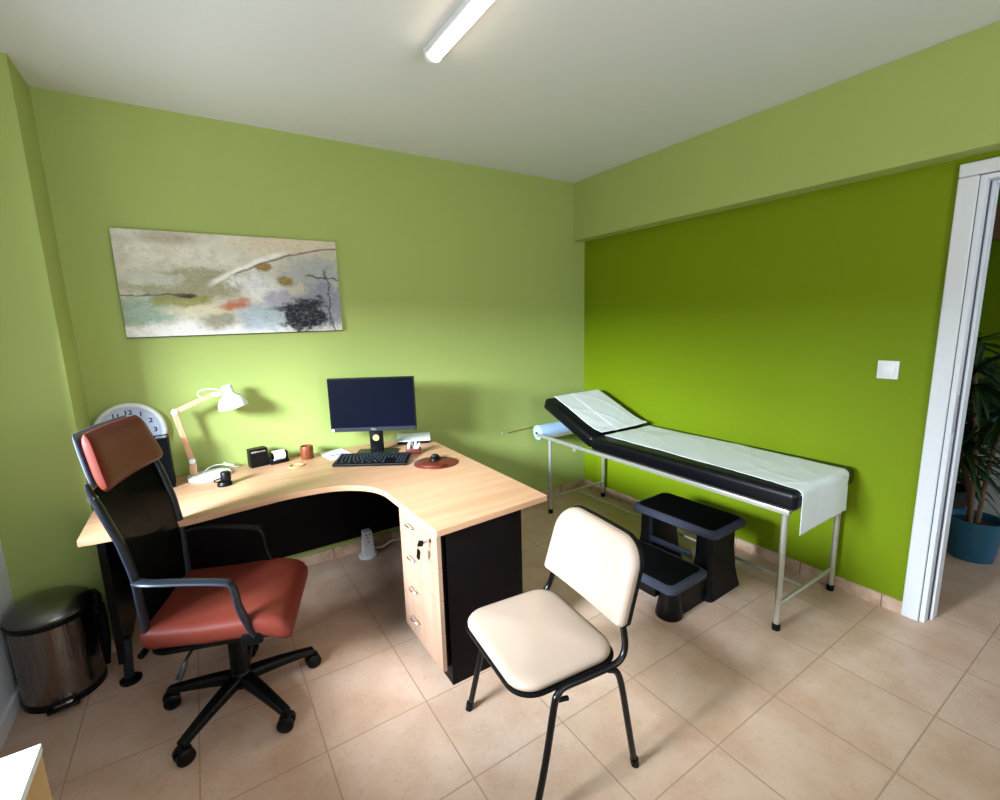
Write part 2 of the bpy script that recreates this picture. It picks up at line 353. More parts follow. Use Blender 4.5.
# ------------------------------------------------------------------ painting
def mat_art():
    t = NT('abstract_paint'); gx, gy, gz = t.sep()
    W_, H_ = 1.105, .553
    u = t.math('ADD', t.math('DIVIDE', gx, W_), .5); v = t.math('ADD', t.math('DIVIDE', gz, H_), .5)
    n1 = t.noise(5, 5, rough=.65, dist=.5); n2 = t.noise(17, 5, rough=.7); n3 = t.noise(60, 3, rough=.7)
    sm = t.math('ADD', t.math('MULTIPLY', t.math('SUBTRACT', n1, .5), 1.5), t.math('MULTIPLY', t.math('SUBTRACT', n2, .5), 1.1))
    def blob(u0, v0, a, b, soft=.45, rot=0, k=1.45):
        du = t.math('SUBTRACT', u, u0); dv = t.math('SUBTRACT', v, v0)
        c, s_ = math.cos(R(rot)), math.sin(R(rot))
        p = t.math('ADD', t.math('MULTIPLY', du, c), t.math('MULTIPLY', dv, s_)); q = t.math('SUBTRACT', t.math('MULTIPLY', dv, c), t.math('MULTIPLY', du, s_))
        d = t.math('SQRT', t.math('ADD', t.math('POWER', t.math('ABSOLUTE', t.math('DIVIDE', p, a)), 2.0), t.math('POWER', t.math('ABSOLUTE', t.math('DIVIDE', q, b)), 2.0)))
        return t.ramp(t.math('ADD', d, t.math('MULTIPLY', sm, k)), 1+soft, 1-soft)
    def bandm(vc, w, wob=.05, soft=1):   # thin line v = vc(u)
        e = t.math('ABSOLUTE', t.math('SUBTRACT', t.math('ADD', v, t.math('MULTIPLY', t.math('SUBTRACT', n1, .5), wob)), vc)); return t.ramp(e, w*(1+soft), w*.3)
    c = t.mix(t.ramp(n1, .3, .7), rgba((240, 236, 218)), rgba((214, 206, 184)))
    def lay(mask, col, op=1.0):
        nonlocal c
        c = t.mix(t.math('MULTIPLY', mask, op), c, rgba(col))
    lay(blob(.85, .92, .35, .16), (226, 210, 182), .9)
    lay(blob(.22, .93, .12, .06), (170, 150, 120), .6)
    lay(blob(.30, .50, .34, .15, .3), (168, 166, 132), .95)
    lay(blob(.06, .24, .15, .16, .4), (142, 172, 150), .8)
    lay(blob(.12, .55, .12, .06), (222, 222, 208), .7)
    lay(blob(.45, .04, .6, .10, .3), (240, 236, 230), .95)
    lay(blob(.58, .20, .16, .13, .4), (164, 186, 200), .8)
    lay(blob(.60, .46, .12, .16, .4, 30), (246, 246, 244), .95)
    lay(blob(.86, .62, .20, .20, .4), (168, 172, 172), .85)
    lay(blob(.90, .32, .22, .22, .4), (140, 144, 166), .9)
    lay(blob(.68, .36, .08, .10, .4), (176, 172, 190), .8)
    lay(blob(.40, .16, .09, .09, .4), (148, 142, 116), .85)
    lay(blob(.33, .26, .13, .05, .4), (226, 216, 180), .8)
    lay(blob(.26, .35, .12, .055, .4), (160, 156, 84), .9)
    lay(blob(.265, .395, .045, .025, .4), (40, 30, 26), .95)
    lay(blob(.46, .30, .07, .045, .5, 25, 1.5), (196, 96, 50), .85)
    lay(blob(.49, .35, .05, .025, .5, 20, 1.6), (206, 128, 84), .75)
    lay(blob(.62, .69, .04, .035, .4), (152, 120, 30), .95)
    lay(blob(.715, .55, .045, .05, .4, -20), (150, 124, 30), .95)
    lay(blob(.80, .20, .115, .17, .25), (10, 18, 38), 1)
    lay(blob(.72, .26, .09, .03, .4), (20, 24, 44), .9)
    # light sweeping strokes and fine dark lines
    arc = t.math('ADD', .50, t.math('MULTIPLY', .36, t.math('SINE', t.math('MULTIPLY', t.math('SUBTRACT', u, .36), 3.2))))
    win = t.math('MULTIPLY', t.ramp(u, .34, .40), t.ramp(u, .78, .66))
    lay(t.math('MULTIPLY', bandm(arc, .022), win), (252, 250, 242), 1)
    arc2 = t.math('ADD', .56, t.math('MULTIPLY', .34, t.math('SINE', t.math('MULTIPLY', t.math('SUBTRACT', u, .42), 2.6))))
    lay(t.math('MULTIPLY', bandm(arc2, .008, .08), t.ramp(u, .45, .5)), (84, 62, 60), .75)
    arc3 = t.math('ADD', .63, t.math('MULTIPLY', -.25, t.math('SUBTRACT', u, .8)))
    lay(t.math('MULTIPLY', bandm(arc3, .008, .22), t.ramp(u, .80, .84)), (60, 54, 70), .8)
    ring = t.math('ABSOLUTE', t.math('SUBTRACT', t.math('SQRT', t.math('ADD', t.math('POWER', t.math('ABSOLUTE', t.math('DIVIDE', t.math('SUBTRACT', u, .40), .115)), 2.0), t.math('POWER', t.math('ABSOLUTE', t.math('DIVIDE', t.math('SUBTRACT', v, 1.02), .36)), 2.0))), 1.0))
    lay(t.ramp(t.math('ADD', ring, t.math('MULTIPLY', t.math('SUBTRACT', n1, .5), .25)), .06, .0), (232, 228, 214), .35)
    vl = t.math('ABSOLUTE', t.math('SUBTRACT', t.math('ADD', u, t.math('MULTIPLY', t.math('SUBTRACT', n1, .5), .18)), .93))
    lay(t.math('MULTIPLY', t.ramp(vl, .008, .002), t.ramp(v, .75, .6)), (44, 44, 60), .8)
    hl = bandm(.40, .007, .1); lay(t.math('MULTIPLY', hl, t.ramp(u, .30, .24)), (70, 60, 44), .7)
    c = t.mix(t.math('MULTIPLY', t.ramp(n3, .55, .75), .15), c, rgba((236, 232, 222)))
    t.bump(n3, .3, .002)
    c = t.mix(t.math('MULTIPLY', t.ramp(n2, .42, .64), .16), c, rgba((120, 112, 98)))
    n4 = t.noise(38, 4, v=t.mapping(t.co(), (1, 1, 2.2), rot=(0, .4, 0)), rough=.7)
    c = t.mix(t.math('MULTIPLY', t.ramp(n4, .50, .62), .09), c, rgba((245, 243, 236)))
    c = t.mix(t.math('MULTIPLY', t.ramp(n4, .44, .34), .22), c, rgba((88, 82, 72)))
    return t.fin(c, .6, 0, .3)
t = thing('canvas_painting', 'wide unframed abstract canvas in beige, orange and navy on the back wall', 'painting', (-.383, YB-.002, 1.795))
MB().b2((-.546, -.020, -.271), (.546, 0, .271), bev=.003).build('canvas', mat_art(), t)
MB().b2((-.546, -.0205, -.2740), (.546, -.001, -.2712)).build('canvas_edge', M_black, t)

# ------------------------------------------------------------------ light switch
t = thing('light_switch', 'square white rocker light switch on the dark green wall', 'light switch', (XW, -.724, 1.260))
MB().b2((-.010, -.044, -.046), (0, .044, .046), bev=.003).build('switch_frame', M_wwhite, t)
MB().box((-.0125, 0, 0), (.006, .058, .056), Matrix.Rotation(R(3), 3, 'Y'), .0015).build('rocker', M_wwhite, t)

# ------------------------------------------------------------------ desk
DT, DTH = .75, .028
t = thing('corner_desk', 'curved L-shaped office desk with maple top and black side panels', 'desk', (0, 0, 0))
curve = [(.060, .44), (.052, .54), (.010, .64), (-.085, .725), (-.20, .765), (-.36, .775), (-.55, .750), (-.80, .715), (-1.115, .735)]
cv = [(p.x, p.y) for p in smoothline([(x, y, 0) for x, y in curve], 6)]
out = [(.075, -.032), (.66, .004), (.665, YB-.012), (XL+.014, YB-.012), (-1.118, .76)]
outline = [(.658, .004), (.665, YB-.012), (XL+.014, YB-.012), (-1.118, .74)] + list(reversed(cv[:-1])) + [(.072, -.030)]
modbev(MB().prism(outline, DT-DTH, DT).build('tabletop', M_maple, t, False), .002)
MB().b2((.132, .012, 0), (.512, .030, DT-DTH)).build('side_panel', M_panel, t, False)
MB().b2((.494, .032, .0), (.512, 1.43, DT-DTH)).build('back_panel', M_panel, t, False)
MB().b2((-1.055, 1.435, .12), (.494, 1.453, DT-DTH)).build('modesty_panel', M_panel, t, False)
MB().b2((-1.085, .86, .10), (-1.055, 1.43, DT-DTH), bev=.003).build('leg_panel', M_black, t, False)
lg = MB().box((-1.055, .885, .10), (.035, .05, .22), Matrix.Rotation(R(4), 3, 'Y'), .012).build('leg', M_dgrey, t)
MB().lathe([(.04, 0), (.042, .012), (.03, .02)], (-1.055, .875, 0), 24).build('leg_foot', M_black, lg)

# ------------------------------------------------------------------ drawer unit
t = thing('drawer_unit', 'four drawer maple pedestal under the right wing of the desk', 'drawer unit', (.088, .01, 0))
MB().b2((.022, .022, .085), (.38, .41, .718)).build('body', M_panel, t, False)
MB().b2((.045, .024, 0), (.38, .40, .084)).build('plinth', M_panel, t, False)
zs = [.083, .258, .412, .562, .716]
for k in range(4):
    z0, z1 = zs[k]+.0015, zs[k+1]-.0015
    dr = modbev(MB().b2((0, 0, z0), (.020, .415, z1)).build('drawer', M_maple_front, t, False), .0012)
    zc = {3: .664, 2: .506, 1: .348, 0: .196}[k]; yc = .262
    pts = [(-.0, yc+.040, zc-.012)]+[(-.004-.022*math.sin(a), yc+.040*math.cos(a), zc+.0-.012+.010*math.sin(a)) for a in [PI*q/10 for q in range(11)]]+[(0, yc-.040, zc-.012)]
    MB().tube(pts, .0032, 8).build('drawer_handle', M_chrome, dr)
    if k == 3: MB().cyl((-.003, .055, .668), (0, .055, .668), .009).build('lock', M_chrome, dr)
t = thing('key_set', 'small keys with a black fob hanging in the top drawer lock', 'keys', (.084, .065, .668))
MB().box((-.016, 0, 0), (.028, .003, .010), None, .001).build('key', M_chrome, t)
MB().box((-.040, .004, -.002), (.026, .008, .026), Matrix.Rotation(R(20), 3, 'Y'), .004).build('key_head', M_black, t)
MB().tube([(-.046, .004, -.012), (-.050, .010, -.020), (-.048, .012, -.032)], .0018, 8).build('key_ring', M_chrome, t)
MB().box((-.048, .014, -.052), (.010, .022, .044), Matrix.Rotation(R(14), 3, 'X'), .004).build('key_fob', M_black, t)

# ------------------------------------------------------------------ monitor
t = thing('monitor', 'black flat computer monitor, dark screen, on the desk corner', 'monitor', (.243, 1.205, DT), -31.1)
# local: x along the screen, -y towards the user
MB().prism(rrect(.25, .18, .012), 0, .008, .0015).build('stand_base', M_greenblack, t, False)
m = MB(); m.b2((-.042, .020, .008), (.042, .048, .27), bev=.008); neck = m.build('stand_neck', M_black, t)
MB().lathe([(.020, 0), (.020, .002)], m=Matrix.Rotation(R(90), 4, 'X'), c=(0, .0185, .098)).build('cable_hole', M_lgreen, neck)
MB().b2((-.263, -.022, .150), (.263, .014, .485), bev=.003).build('screen_housing', M_black, t, False)
MB().b2((-.257, -.0235, .178), (.257, -.0215, .479)).build('screen', M_screen, t, False)
lo = MB().b2((-.260, -.0245, .152), (.260, -.0215, .1765)).build('screen_chin', M_dgrey, t, False)
text_mesh('logo', 'DELL', .014, M_steel, lo, Matrix.Translation((0, -.0248, .164)) @ Matrix.Rotation(R(90), 4, 'X'), .0003)
MB().lathe([(.009, 0), (.009, .0008)], m=Matrix.Rotation(R(90), 4, 'X'), c=(-.250, -.0246, .162), seg=20).build('sticker', M_paper, lo)

# ------------------------------------------------------------------ keyboard
t = thing('keyboard', 'black full size computer keyboard in front of the monitor', 'keyboard', (.165, 1.030, DT), -34)
tilt = Matrix.Rotation(R(7), 3, 'X')
MB().box((0, 0, .0195), (.43, .165, .014), tilt, .003).build('keyboard_case', M_black, t, False)
rws = [(.060, 15), (.034, 15), (.012, 14), (-.010, 13), (-.032, 12), (-.055, 8)]
kb = MB().box((0, 0, 0), (.0158, .0165, .007), None, .002, 1).build('keycap', M_dgrey, t, False)
first = True
for y, n_ in rws:
    xs = [(-.20+i*(.275/(n_-1))) for i in range(n_)] + ([.095, .115, .135] if y > .0 else []) + [.158, .177, .196]
    for x in xs:
        k = kb if first else kb.copy()
        if not first: COL.objects.link(k); k.parent = t
        first = False
        k.location = tilt @ Vector((x, y, .0225-.013)) + Vector((0, 0, .019)); k.rotation_euler = (R(7), 0, 0)

# ------------------------------------------------------------------ mouse pad + mouse
t = thing('mouse_pad', 'oval brown leather mouse pad with raised wrist rest', 'mouse pad', (.455, .782, DT), -38)
o = []
for k in range(48):
    a = 2*PI*k/48; r = .118*(1-.10*math.cos(2*a+PI))*1.0; x = .98*r*math.cos(a); y = r*math.sin(a)*1.06
    o.append((x, y))
MB().prism(o, 0, .006, .002).build('pad_base', M_pad, t)
pts = [(-.085, -.045, .010), (-.055, -.085, .013), (0, -.100, .014), (.045, -.088, .012), (.075, -.055, .009)]
MB().tube(smoothline(pts, 5), [.008+.012*math.sin(PI*k/20) for k in range(21)], 12, flat=(.55, 1.15)).build('wrist_rest', M_pad, t)
t = thing('computer_mouse', 'black and silver computer mouse on the brown leather pad', 'mouse', (.475, .835, DT+.006), -38)
prof = []
def mfn(u, v):
    a = 2*PI*v; r = math.sin(PI*.5*u); z = .032*math.cos(PI*.5*u)
    return (.030*r*math.cos(a), .052*r*math.sin(a), z*(1-.15*math.sin(a)*r)+.002)
MB().grid(mfn, 10, 28).build('mouse_body', M_black, t)
MB().lathe([(.001, .03), (.010, .031), (.013, .028)], (0, -.022, .001), 16).build('mouse_button', M_bluegrey, t)

# ------------------------------------------------------------------ card terminal and clip holder
t = thing('desk_phone_dock', 'white topped flat device with black base behind the monitor', 'device', (.555, 1.335, DT), -24)
m = MB(); m.loft([[(-.11, -.075, 0), (.10, -.075, 0), (.10, .075, 0), (-.11, .075, 0)], [(-.11, -.075, .020), (.10, -.075, .020), (.10, .075, .030), (-.11, .075, .030)]]); m.build('device_base', M_black, t, False)
m = MB(); m.loft([[(-.118, -.082, .021), (.108, -.082, .021), (.108, .082, .033), (-.118, .082, .033)], [(-.118, -.082, .028), (.108, -.082, .028), (.108, .082, .040), (-.118, .082, .040)]]); m.build('device_cover', M_paper, t, False)
t = thing('clip_holder', 'small brown wooden holder filled with white cards and clips', 'desk organiser', (.432, 1.055, DT), -30)
MB().b2((-.045, -.024, 0), (.045, .024, .035), bev=.003).build('holder_box', M_pad, t)
for x, r_, h, mm in ((-.028, 8, .05, M_paper), (-.008, -12, .06, M_chrome), (.012, 10, .055, M_paper), (.030, 24, .048, M_wwhite)):
    MB().box((x, 0, .033+h/2-.012), (.012, .034, h), Matrix.Rotation(R(r_), 3, 'Y'), .002).build('card', mm, t)

# ------------------------------------------------------------------ papers, cup, dispenser, etc.
t = thing('note_pad', 'flat white printed note sheets beside the keyboard', 'paper', (.030, 1.345, DT), 8)
MB().b2((-.075, -.105, 0), (.075, .105, .004)).build('sheets', M_paper, t, False)
MB().b2((-.05, -.03, .004), (.03, -.012, .0044)).b2((-.045, -.06, .004), (.045, -.05, .0044)).build('print', M_bluegrey, t, False)
t = thing('wooden_cup', 'small round dark wooden cup near the wall', 'cup', (-.137, 1.372, DT))
MB().lathe([(.033, 0), (.038, .008), (.038, .075), (.036, .080), (.031, .080), (.030, .012), (.001, .010)], seg=36).build('cup_body', M_woodcup, t)
t = thing('note_box', 'upright black memo holder next to the tape dispenser', 'memo holder', (-.405, 1.395, DT), 12)
MB().box((0, 0, .054), (.098, .060, .108), None, .004).build('holder_body', M_black, t, False)
MB().box((-.004, -.032, .092), (.078, .004, .010), None, .001).build('silver_strip', M_chrome, t)
t = thing('tape_dispenser', 'black tape dispenser with a pale label roll beside the memo holder', 'tape dispenser', (-.296, 1.385, DT), 12)
MB().box((0, .004, .010), (.105, .055, .02), None, .004).build('base', M_black, t)
MB().tube([(-.046, 0, .01), (-.046, 0, .05)], .010, 10).tube([(.046, 0, .01), (.048, 0, .055), (.040, 0, .068)], .008, 10).build('arms', M_black, t)
MB().cyl((-.030, 0, .048), (.032, 0, .048), .030, 28).build('tape_roll', M_paper, t)
MB().cyl((-.036, 0, .048), (.037, 0, .048), .020, 24).build('hub', M_black, t)
t = thing('tape_ring', 'flat tan tape ring lying on the desk', 'tape ring', (-.225, 1.243, DT))
MB().lathe([(.034, 0), (.044, 0), (.044, .007), (.034, .007), (.034, 0)], cap=False, seg=36).build('ring', M_cabside, t)
t = thing('black_stapler', 'small upright black punch with a round handle in front of the lamp', 'punch', (-.592, 1.125, DT), 10)
MB().lathe([(.034, 0), (.036, .010), (.030, .022), (.026, .024)], (0, 0, 0), 28).build('punch_base', M_black, t)
MB().lathe([(.020, .02), (.024, .03), (.024, .066), (.020, .072), (.012, .073)], (.008, 0, 0), 24).build('punch_body', M_black, t)
MB().tube(smoothline([(-.010, -.02, .030), (-.040, -.015, .030), (-.046, .0, .034), (-.030, .02, .034), (0, .02, .034)], 5), .0035, 8).build('punch_loop', M_black, t)

# ------------------------------------------------------------------ desk lamp
t = thing('desk_lamp', 'white desk lamp with a jointed wooden arm on the desk', 'desk lamp', (-.655, 1.352, DT))
MB().lathe([(.105, 0), (.108, .006), (.104, .014), (.08, .017), (.001, .018)], seg=48).build('lamp_base', M_wwhite, t)
bx, by = -.070, .015
MB().box((bx, by, .045), (.034, .018, .075), None, .003).build('lower_post', M_lampwood, t)
piv = Vector((bx+.0, by, .098)); el = Vector((-.118, .02, .376)); jt = Vector((.062, .02, .448))
def bar(a, b, w, d): 
    dv = (b-a); L = dv.length; ang = math.atan2(dv.x, dv.z)
    return MB().box((a+b)/2, (w, d, L), Matrix.Rotation(ang, 3, 'Y'), .002)
bar(piv, el, .027, .016).build('lower_arm', M_lampwood, t)
bar(el+Vector((.002, 0, .0)), jt, .027, .016).build('upper_arm', M_lampwood, t)
for p in (piv, el):
    MB().cyl(p+Vector((0, -.016, 0)), p+Vector((0, .016, 0)), .015, 20).build('joint', M_wwhite, t)
hd = Vector((.150, .02, .418))
MB().cyl(jt, jt+Vector((.045, 0, .004)), .013, 16).build('head_joint', M_wwhite, t)
mr = Matrix.Rotation(R(-11), 4, 'Y')
prof = [(.024, .078), (.027, .074), (.027, .035), (.034, .024), (.058, .006), (.072, -.020), (.078, -.048), (.075, -.048), (.069, -.020), (.055, .002), (.030, .018), (.001, .02)]
head = MB().lathe([(.001, .079)]+prof, hd, 40, mr).build('lamp_shade', M_wwhite, t)
MB().lathe([(.001, -.035), (.018, -.028), (.026, -.01), (.018, .008), (.012, .02)], hd, 20, mr).build('bulb', M_paper, head)
MB().tube(smoothline([hd+Vector((-.03, 0, .05)), jt+Vector((-.005, .0, .035)), jt+Vector((-.05, 0, .03)), jt+Vector((-.065, .0, .012)), jt+Vector((-.05, 0, -.012))], 6), .003, 8).build('head_cable', M_wwhite, t)
cb_ = MB().tube(smoothline([(-.03, .03, .012), (.00, .05, .035), (.04, .07, .040), (.09, .072, .032), (.13, .070, .012), (.15, .080, .006)], 6), .0028, 8).build('cable', M_wwhite, t)
MB().box((.100, .071, .030), (.055, .018, .014), Matrix.Rotation(R(24), 3, 'Y'), .005).build('cable_switch', M_wwhite, cb_)

# ------------------------------------------------------------------ wall clock
t = thing('wall_clock', 'round white analogue clock behind the office chair', 'clock', (-.975, YB-.002, 1.030))
RX = Matrix.Rotation(R(90), 4, 'X')
M_face = plain('clock_face', (205, 216, 240), .5, var=.01)
M_num = plain('clock_ink', (28, 30, 50), .6)
MB().lathe([(.150, 0), (.157, .008), (.157, .026), (.150, .034), (.140, .034), (.134, .026), (.134, .016)], (0, 0, 0), 64, RX).build('rim', M_wwhite, t)
MB().lathe([(.134, .014), (.134, .017)], (0, 0, 0), 64, RX).build('dial', M_face, t)
for h in range(1, 13):
    a = R(90-30*h); rr = .105
    text_mesh('numeral', str(h), .034, M_num, t, Matrix.Translation((rr*math.cos(a), -.0175, rr*math.sin(a))) @ RX @ Matrix.Diagonal((1.15, 1, 1, 1)), .0004)
m = MB()
for k in range(60):
    a = 2*PI*k/60; L = .010 if k % 5 == 0 else .005
    m.box(((.128-L/2)*math.cos(a), -.0176, (.128-L/2)*math.sin(a)), (L, .0006, .0014), Matrix.Rotation(-a, 3, 'Y'))
m.build('minute_marks', M_num, t, False)
for name, L, a, w_ in (('hour_hand', .06, 200, .007), ('minute_hand', .09, 250, .005)):
    MB().box((L/2*math.cos(R(a)), -.020, L/2*math.sin(R(a))), (L, .001, w_), Matrix.Rotation(-R(a), 3, 'Y')).build(name, M_num, t, False)

# ------------------------------------------------------------------ magazine file behind the chair
t = thing('mesh_file_holder', 'black wire mesh document holder standing on the desk by the clock', 'document holder', (-.908, 1.305, DT), 0)
for y in (-.05, .05): 
    MB().loft([[(-.10, y, .004), (.100, y, .004), (.094, y, .262), (-.10, y, .262)], [(-.10, y+.002, .004), (.100, y+.002, .004), (.094, y+.002, .262), (-.10, y+.002, .262)]]).build('mesh_panel', M_wire, t, False)
MB().loft([[(.100, -.05, .004), (.100, .052, .004), (.094, .052, .262), (.094, -.05, .262)], [(.098, -.05, .004), (.098, .052, .004), (.092, .052, .262), (.092, -.05, .262)]]).build('mesh_panel', M_wire, t, False)
m = MB()
for y in (-.05, .052):
    m.tube([(-.10, y, .264), (.094, y, .264), (.100, y, .002), (-.10, y, .002), (-.10, y, .264)], .003, 8)
m.tube([(.094, -.05, .264), (.094, .052, .264)], .003, 8).tube([(-.10, -.05, .264), (-.10, .052, .264)], .003, 8)
m.build('wire_frame', M_black, t)
t = thing('document_stack', 'dark folders with a white sheet standing in the mesh holder', 'documents', (-.908, 1.305, DT+.006))
MB().b2((-.09, -.03, 0), (.086, -.012, .175)).build('folder', M_black, t, False)
MB().b2((-.09, .012, 0), (.086, .030, .19)).build('folder', M_dgrey, t, False)
MB().loft([[(.00, -.038, .12), (.055, -.038, .10), (.05, -.034, .205), (.01, -.034, .215)], [(.00, -.036, .12), (.055, -.036, .10), (.05, -.032, .205), (.01, -.032, .215)]]).build('sheet', M_paper, t, False)

# ------------------------------------------------------------------ power tower under the desk
t = thing('socket_tower', 'white power socket tower on a round foot under the desk', 'socket tower', (.185, 1.365, 0))
MB().lathe([(.062, 0), (.064, .010), (.058, .018), (.030, .020)], seg=36).build('foot', M_wwhite, t)
MB().loft([[(x*.036, y*.036, .018) for x, y in ((-1, -1), (1, -1), (1, 1), (-1, 1))], [(x*.027, y*.027, .185) for x, y in ((-1, -1), (1, -1), (1, 1), (-1, 1))]]).build('tower_body', M_wwhite, t, False)
for x, z in ((-.012, .165), (.012, .165), (-.004, .145), (-.002, .115)):
    MB().box((x, -.0285-.01*(.185-z)/.167, z), (.008, .004, .009), None, .001).build('socket_hole', M_black, t)
MB().tube(smoothline([(.028, .0, .05), (.10, -.01, .04), (.16, .0, .06), (.22, .01, .05), (.30, .0, .02)], 6), .004, 8).build('cable', M_wwhite, t)

# ------------------------------------------------------------------ office chair
OC = thing('office_chair', 'high-backed office chair with cognac leather seat and black mesh back', 'office chair', (-.635, .455, 0), -18)
t = OC
angs = [26, 98, 170, -118, -46]
bs = MB().lathe([(.034, .075), (.046, .085), (.046, .125), (.036, .145), (.03, .15)], seg=28).build('base_hub', M_black, t)
for a in angs:
    c_, s_ = math.cos(R(a)), math.sin(R(a))
    rings = []
    for q in range(9):
        r_ = .03+q/8*.265; z = .112-.036*(q/8)**1.5; w_ = .030-.011*q/8; h_ = .026-.012*q/8
        rings.append([Vector((r_*c_-yy*s_, r_*s_+yy*c_, z+zz)) for yy, zz in rrect(w_*2, h_*2, min(w_, h_)*.7, 3)])
    MB().loft(rings).build('base_leg', M_black, t)
    ca = bpy.data.objects.new('caster', None)
    px, py = .290*c_, .290*s_
    ang = R(-72)+R(random.choice([-22, 5, 18]))
    wx, wy = math.cos(ang), math.sin(ang)
    m = MB()
    for sgn in (-1, 1):
        a0 = Vector((px+wx*sgn*.008, py+wy*sgn*.006, .031)); a1 = Vector((px+wx*sgn*.029, py+wy*sgn*.029, .031))
        m.tube([a0, a0.lerp(a1, .1), a0.lerp(a1, .8), a1], [.028, .031, .031, .024], 22)
    ca = m.build('caster', M_black, t)
    MB().tube([(px, py, .035), (px, py, .078)], .010, 12).box((px, py, .050), (.034, .034, .022), Matrix.Rotation(ang, 3, 'Z'), .008).build('caster_fork', M_black, ca)
MB().cyl((0, 0, .12), (0, 0, .36), .036, 24, .032).cyl((0, 0, .30), (0, 0, .40), .020, 20).build('gas_column', M_black, t)
MB().b2((-.14, -.085, .375), (.11, .085, .425), bev=.015).b2((-.055, -.05, .30), (.055, .05, .385), bev=.02).build('tilt_mechanism', M_black, t)
lv = MB().tube(smoothline([(-.05, -.07, .40), (-.08, -.14, .392), (-.10, -.19, .380), (-.11, -.215, .355)], 4), .005, 8).build('lever', M_black, t)
MB().tube([(-.105, -.205, .365), (-.125, -.235, .318)], [.009, .011], 10).build('lever_grip', M_dgrey, lv)
# seat: lofted along depth with a waterfall front
def seat_ring(q):
    x = -.235+.492*q
    w_ = .505-.045*(1-q) ; th = .085
    drop = 0 if q < .72 else -.045*((q-.72)/.28)**2
    rise = .012*(1-min(q/.4, 1))
    k = 1.0
    if q > .93: k = math.sqrt(max(0, 1-((q-.93)/.08)**2))
    if q < .05: k = math.sqrt(max(.05, 1-((.05-q)/.06)**2))
    ring = []
    for yy, zz in rrect(w_*(.90+.10*k), th*k, th*k*.42, 5):
        dome = .012*(1-(2*yy/w_)**2) if zz > 0 else 0
        ring.append(Vector((x, yy+.016, .460+drop+rise+zz+dome)))
    return ring
MB().loft([seat_ring(q/28) for q in range(29)]).build('seat', M_leather, t)
MB().prism(rrect(.47, .42, .05, 5, .01, .01), .402, .418, .004).build('seat_pan', M_black, t)
MB().tube(smoothline([(-.235, -.215, .425), (-.235, 0, .418), (-.235, .225, .425)], 6), .012, 10).build('rear_seat_rail', M_black, t)
# back: curve of x over height
def bx_(z):
    pts = [(.40, -.185), (.50, -.205), (.60, -.208), (.72, -.208), (.85, -.228), (.98, -.262), (1.10, -.298), (1.24, -.335)]
    for (z0, x0), (z1, x1) in zip(pts, pts[1:]):
        if z <= z1: 
            f = (z-z0)/(z1-z0); return x0+(x1-x0)*f
    return pts[-1][1]
def hw(z):
    pts = [(.40, .17), (.50, .195), (.62, .205), (.80, .216), (.95, .226), (1.05, .228), (1.22, .192)]
    for (z0, x0), (z1, x1) in zip(pts, pts[1:]):
        if z <= z1: 
            f = (z-z0)/(z1-z0); return x0+(x1-x0)*f
    return pts[-1][1]
zz_ = [.40+.05*k for k in range(14)]+[1.07]
for s in (-1, 1):
    pts = [(bx_(z)-.012, s*hw(z)+.01, z) for z in zz_]
    sp_ = smoothline(pts, 3); n_ = len(sp_); MB().tube(sp_, [.015*min(1, (n_-1-k)/7*.6+.4) for k in range(n_)], 12, flat=(1.25, .8)).build('back_frame', M_dgrey, t)
MB().tube(smoothline([(bx_(.42)-.01, -.17+.01, .41), (bx_(.42)-.03, 0, .40), (bx_(.42)-.01, .17+.01, .41)], 6), .016, 12).build('back_frame', M_dgrey, t)
MB().tube([(-.10, .01, .40), (-.22, .01, .40), (-.26, .01, .43)], [.03, .026, .02], 14, flat=(.5, 1.2)).build('back_bracket', M_black, t)
def meshfn(u, v):
    z = .44+.60*u; w_ = hw(z)-.008; y = (v*2-1)*w_
    return (bx_(z)-.012-.030*(1-(v*2-1)**2)+.022*math.exp(-((z-.66)/.10)**2)*(1-(v*2-1)**2), y+.01, z)
MB().grid(meshfn, 24, 12).build('mesh_back', M_mesh, t)
MB().grid(lambda u, v: (bx_(.60+.16*u)-.050+.006*math.sin(PI*u), (v*2-1)*.15+.01, .60+.16*u), 6, 8).build('lumbar_support', M_black, t)
# head rest: padded leather front on a grey back shell
def hr(off, th, z0, z1, inset=0.0):
    rings = []
    n_ = 14
    for q in range(n_+1):
        f = q/n_; z = z0+(z1-z0)*f; w_ = hw(max(z, 1.05))*2-.016-inset*2
        k = math.sqrt(max(.02, 1-abs(2*f-1)**5))
        ring = []
        for a in range(24):
            al = 2*PI*a/24; ca_, sa_ = math.cos(al), math.sin(al)
            yy = math.copysign(abs(sa_)**.35, sa_)*w_/2*(.93+.07*k); xx = math.copysign(abs(ca_)**.6, ca_)*th/2*k
            curve_ = .018*(2*yy/w_)**2
            ring.append(Vector((bx_(z)+off+xx+curve_, yy+.004, z)))
        rings.append(ring)
    return MB().loft(rings)
hr(.010, .052, 1.035, 1.228, -.002).build('headrest', M_leather, t)
hr(-.022, .018, 1.050, 1.230, .002).build('headrest_shell', M_bluegrey, t)
MB().b2((-.330, -.05, 1.0), (-.312, .07, 1.07), bev=.006).build('headrest_bracket', M_black, t)
for s in (-1, 1):
    MB().cyl((bx_(1.03)-.012, s*(hw(1.03)+.012)+.01, 1.022), (bx_(1.03)-.012, s*(hw(1.03)-.012)+.01, 1.022), .011, 14).build('headrest_bolt', M_chrome, t)
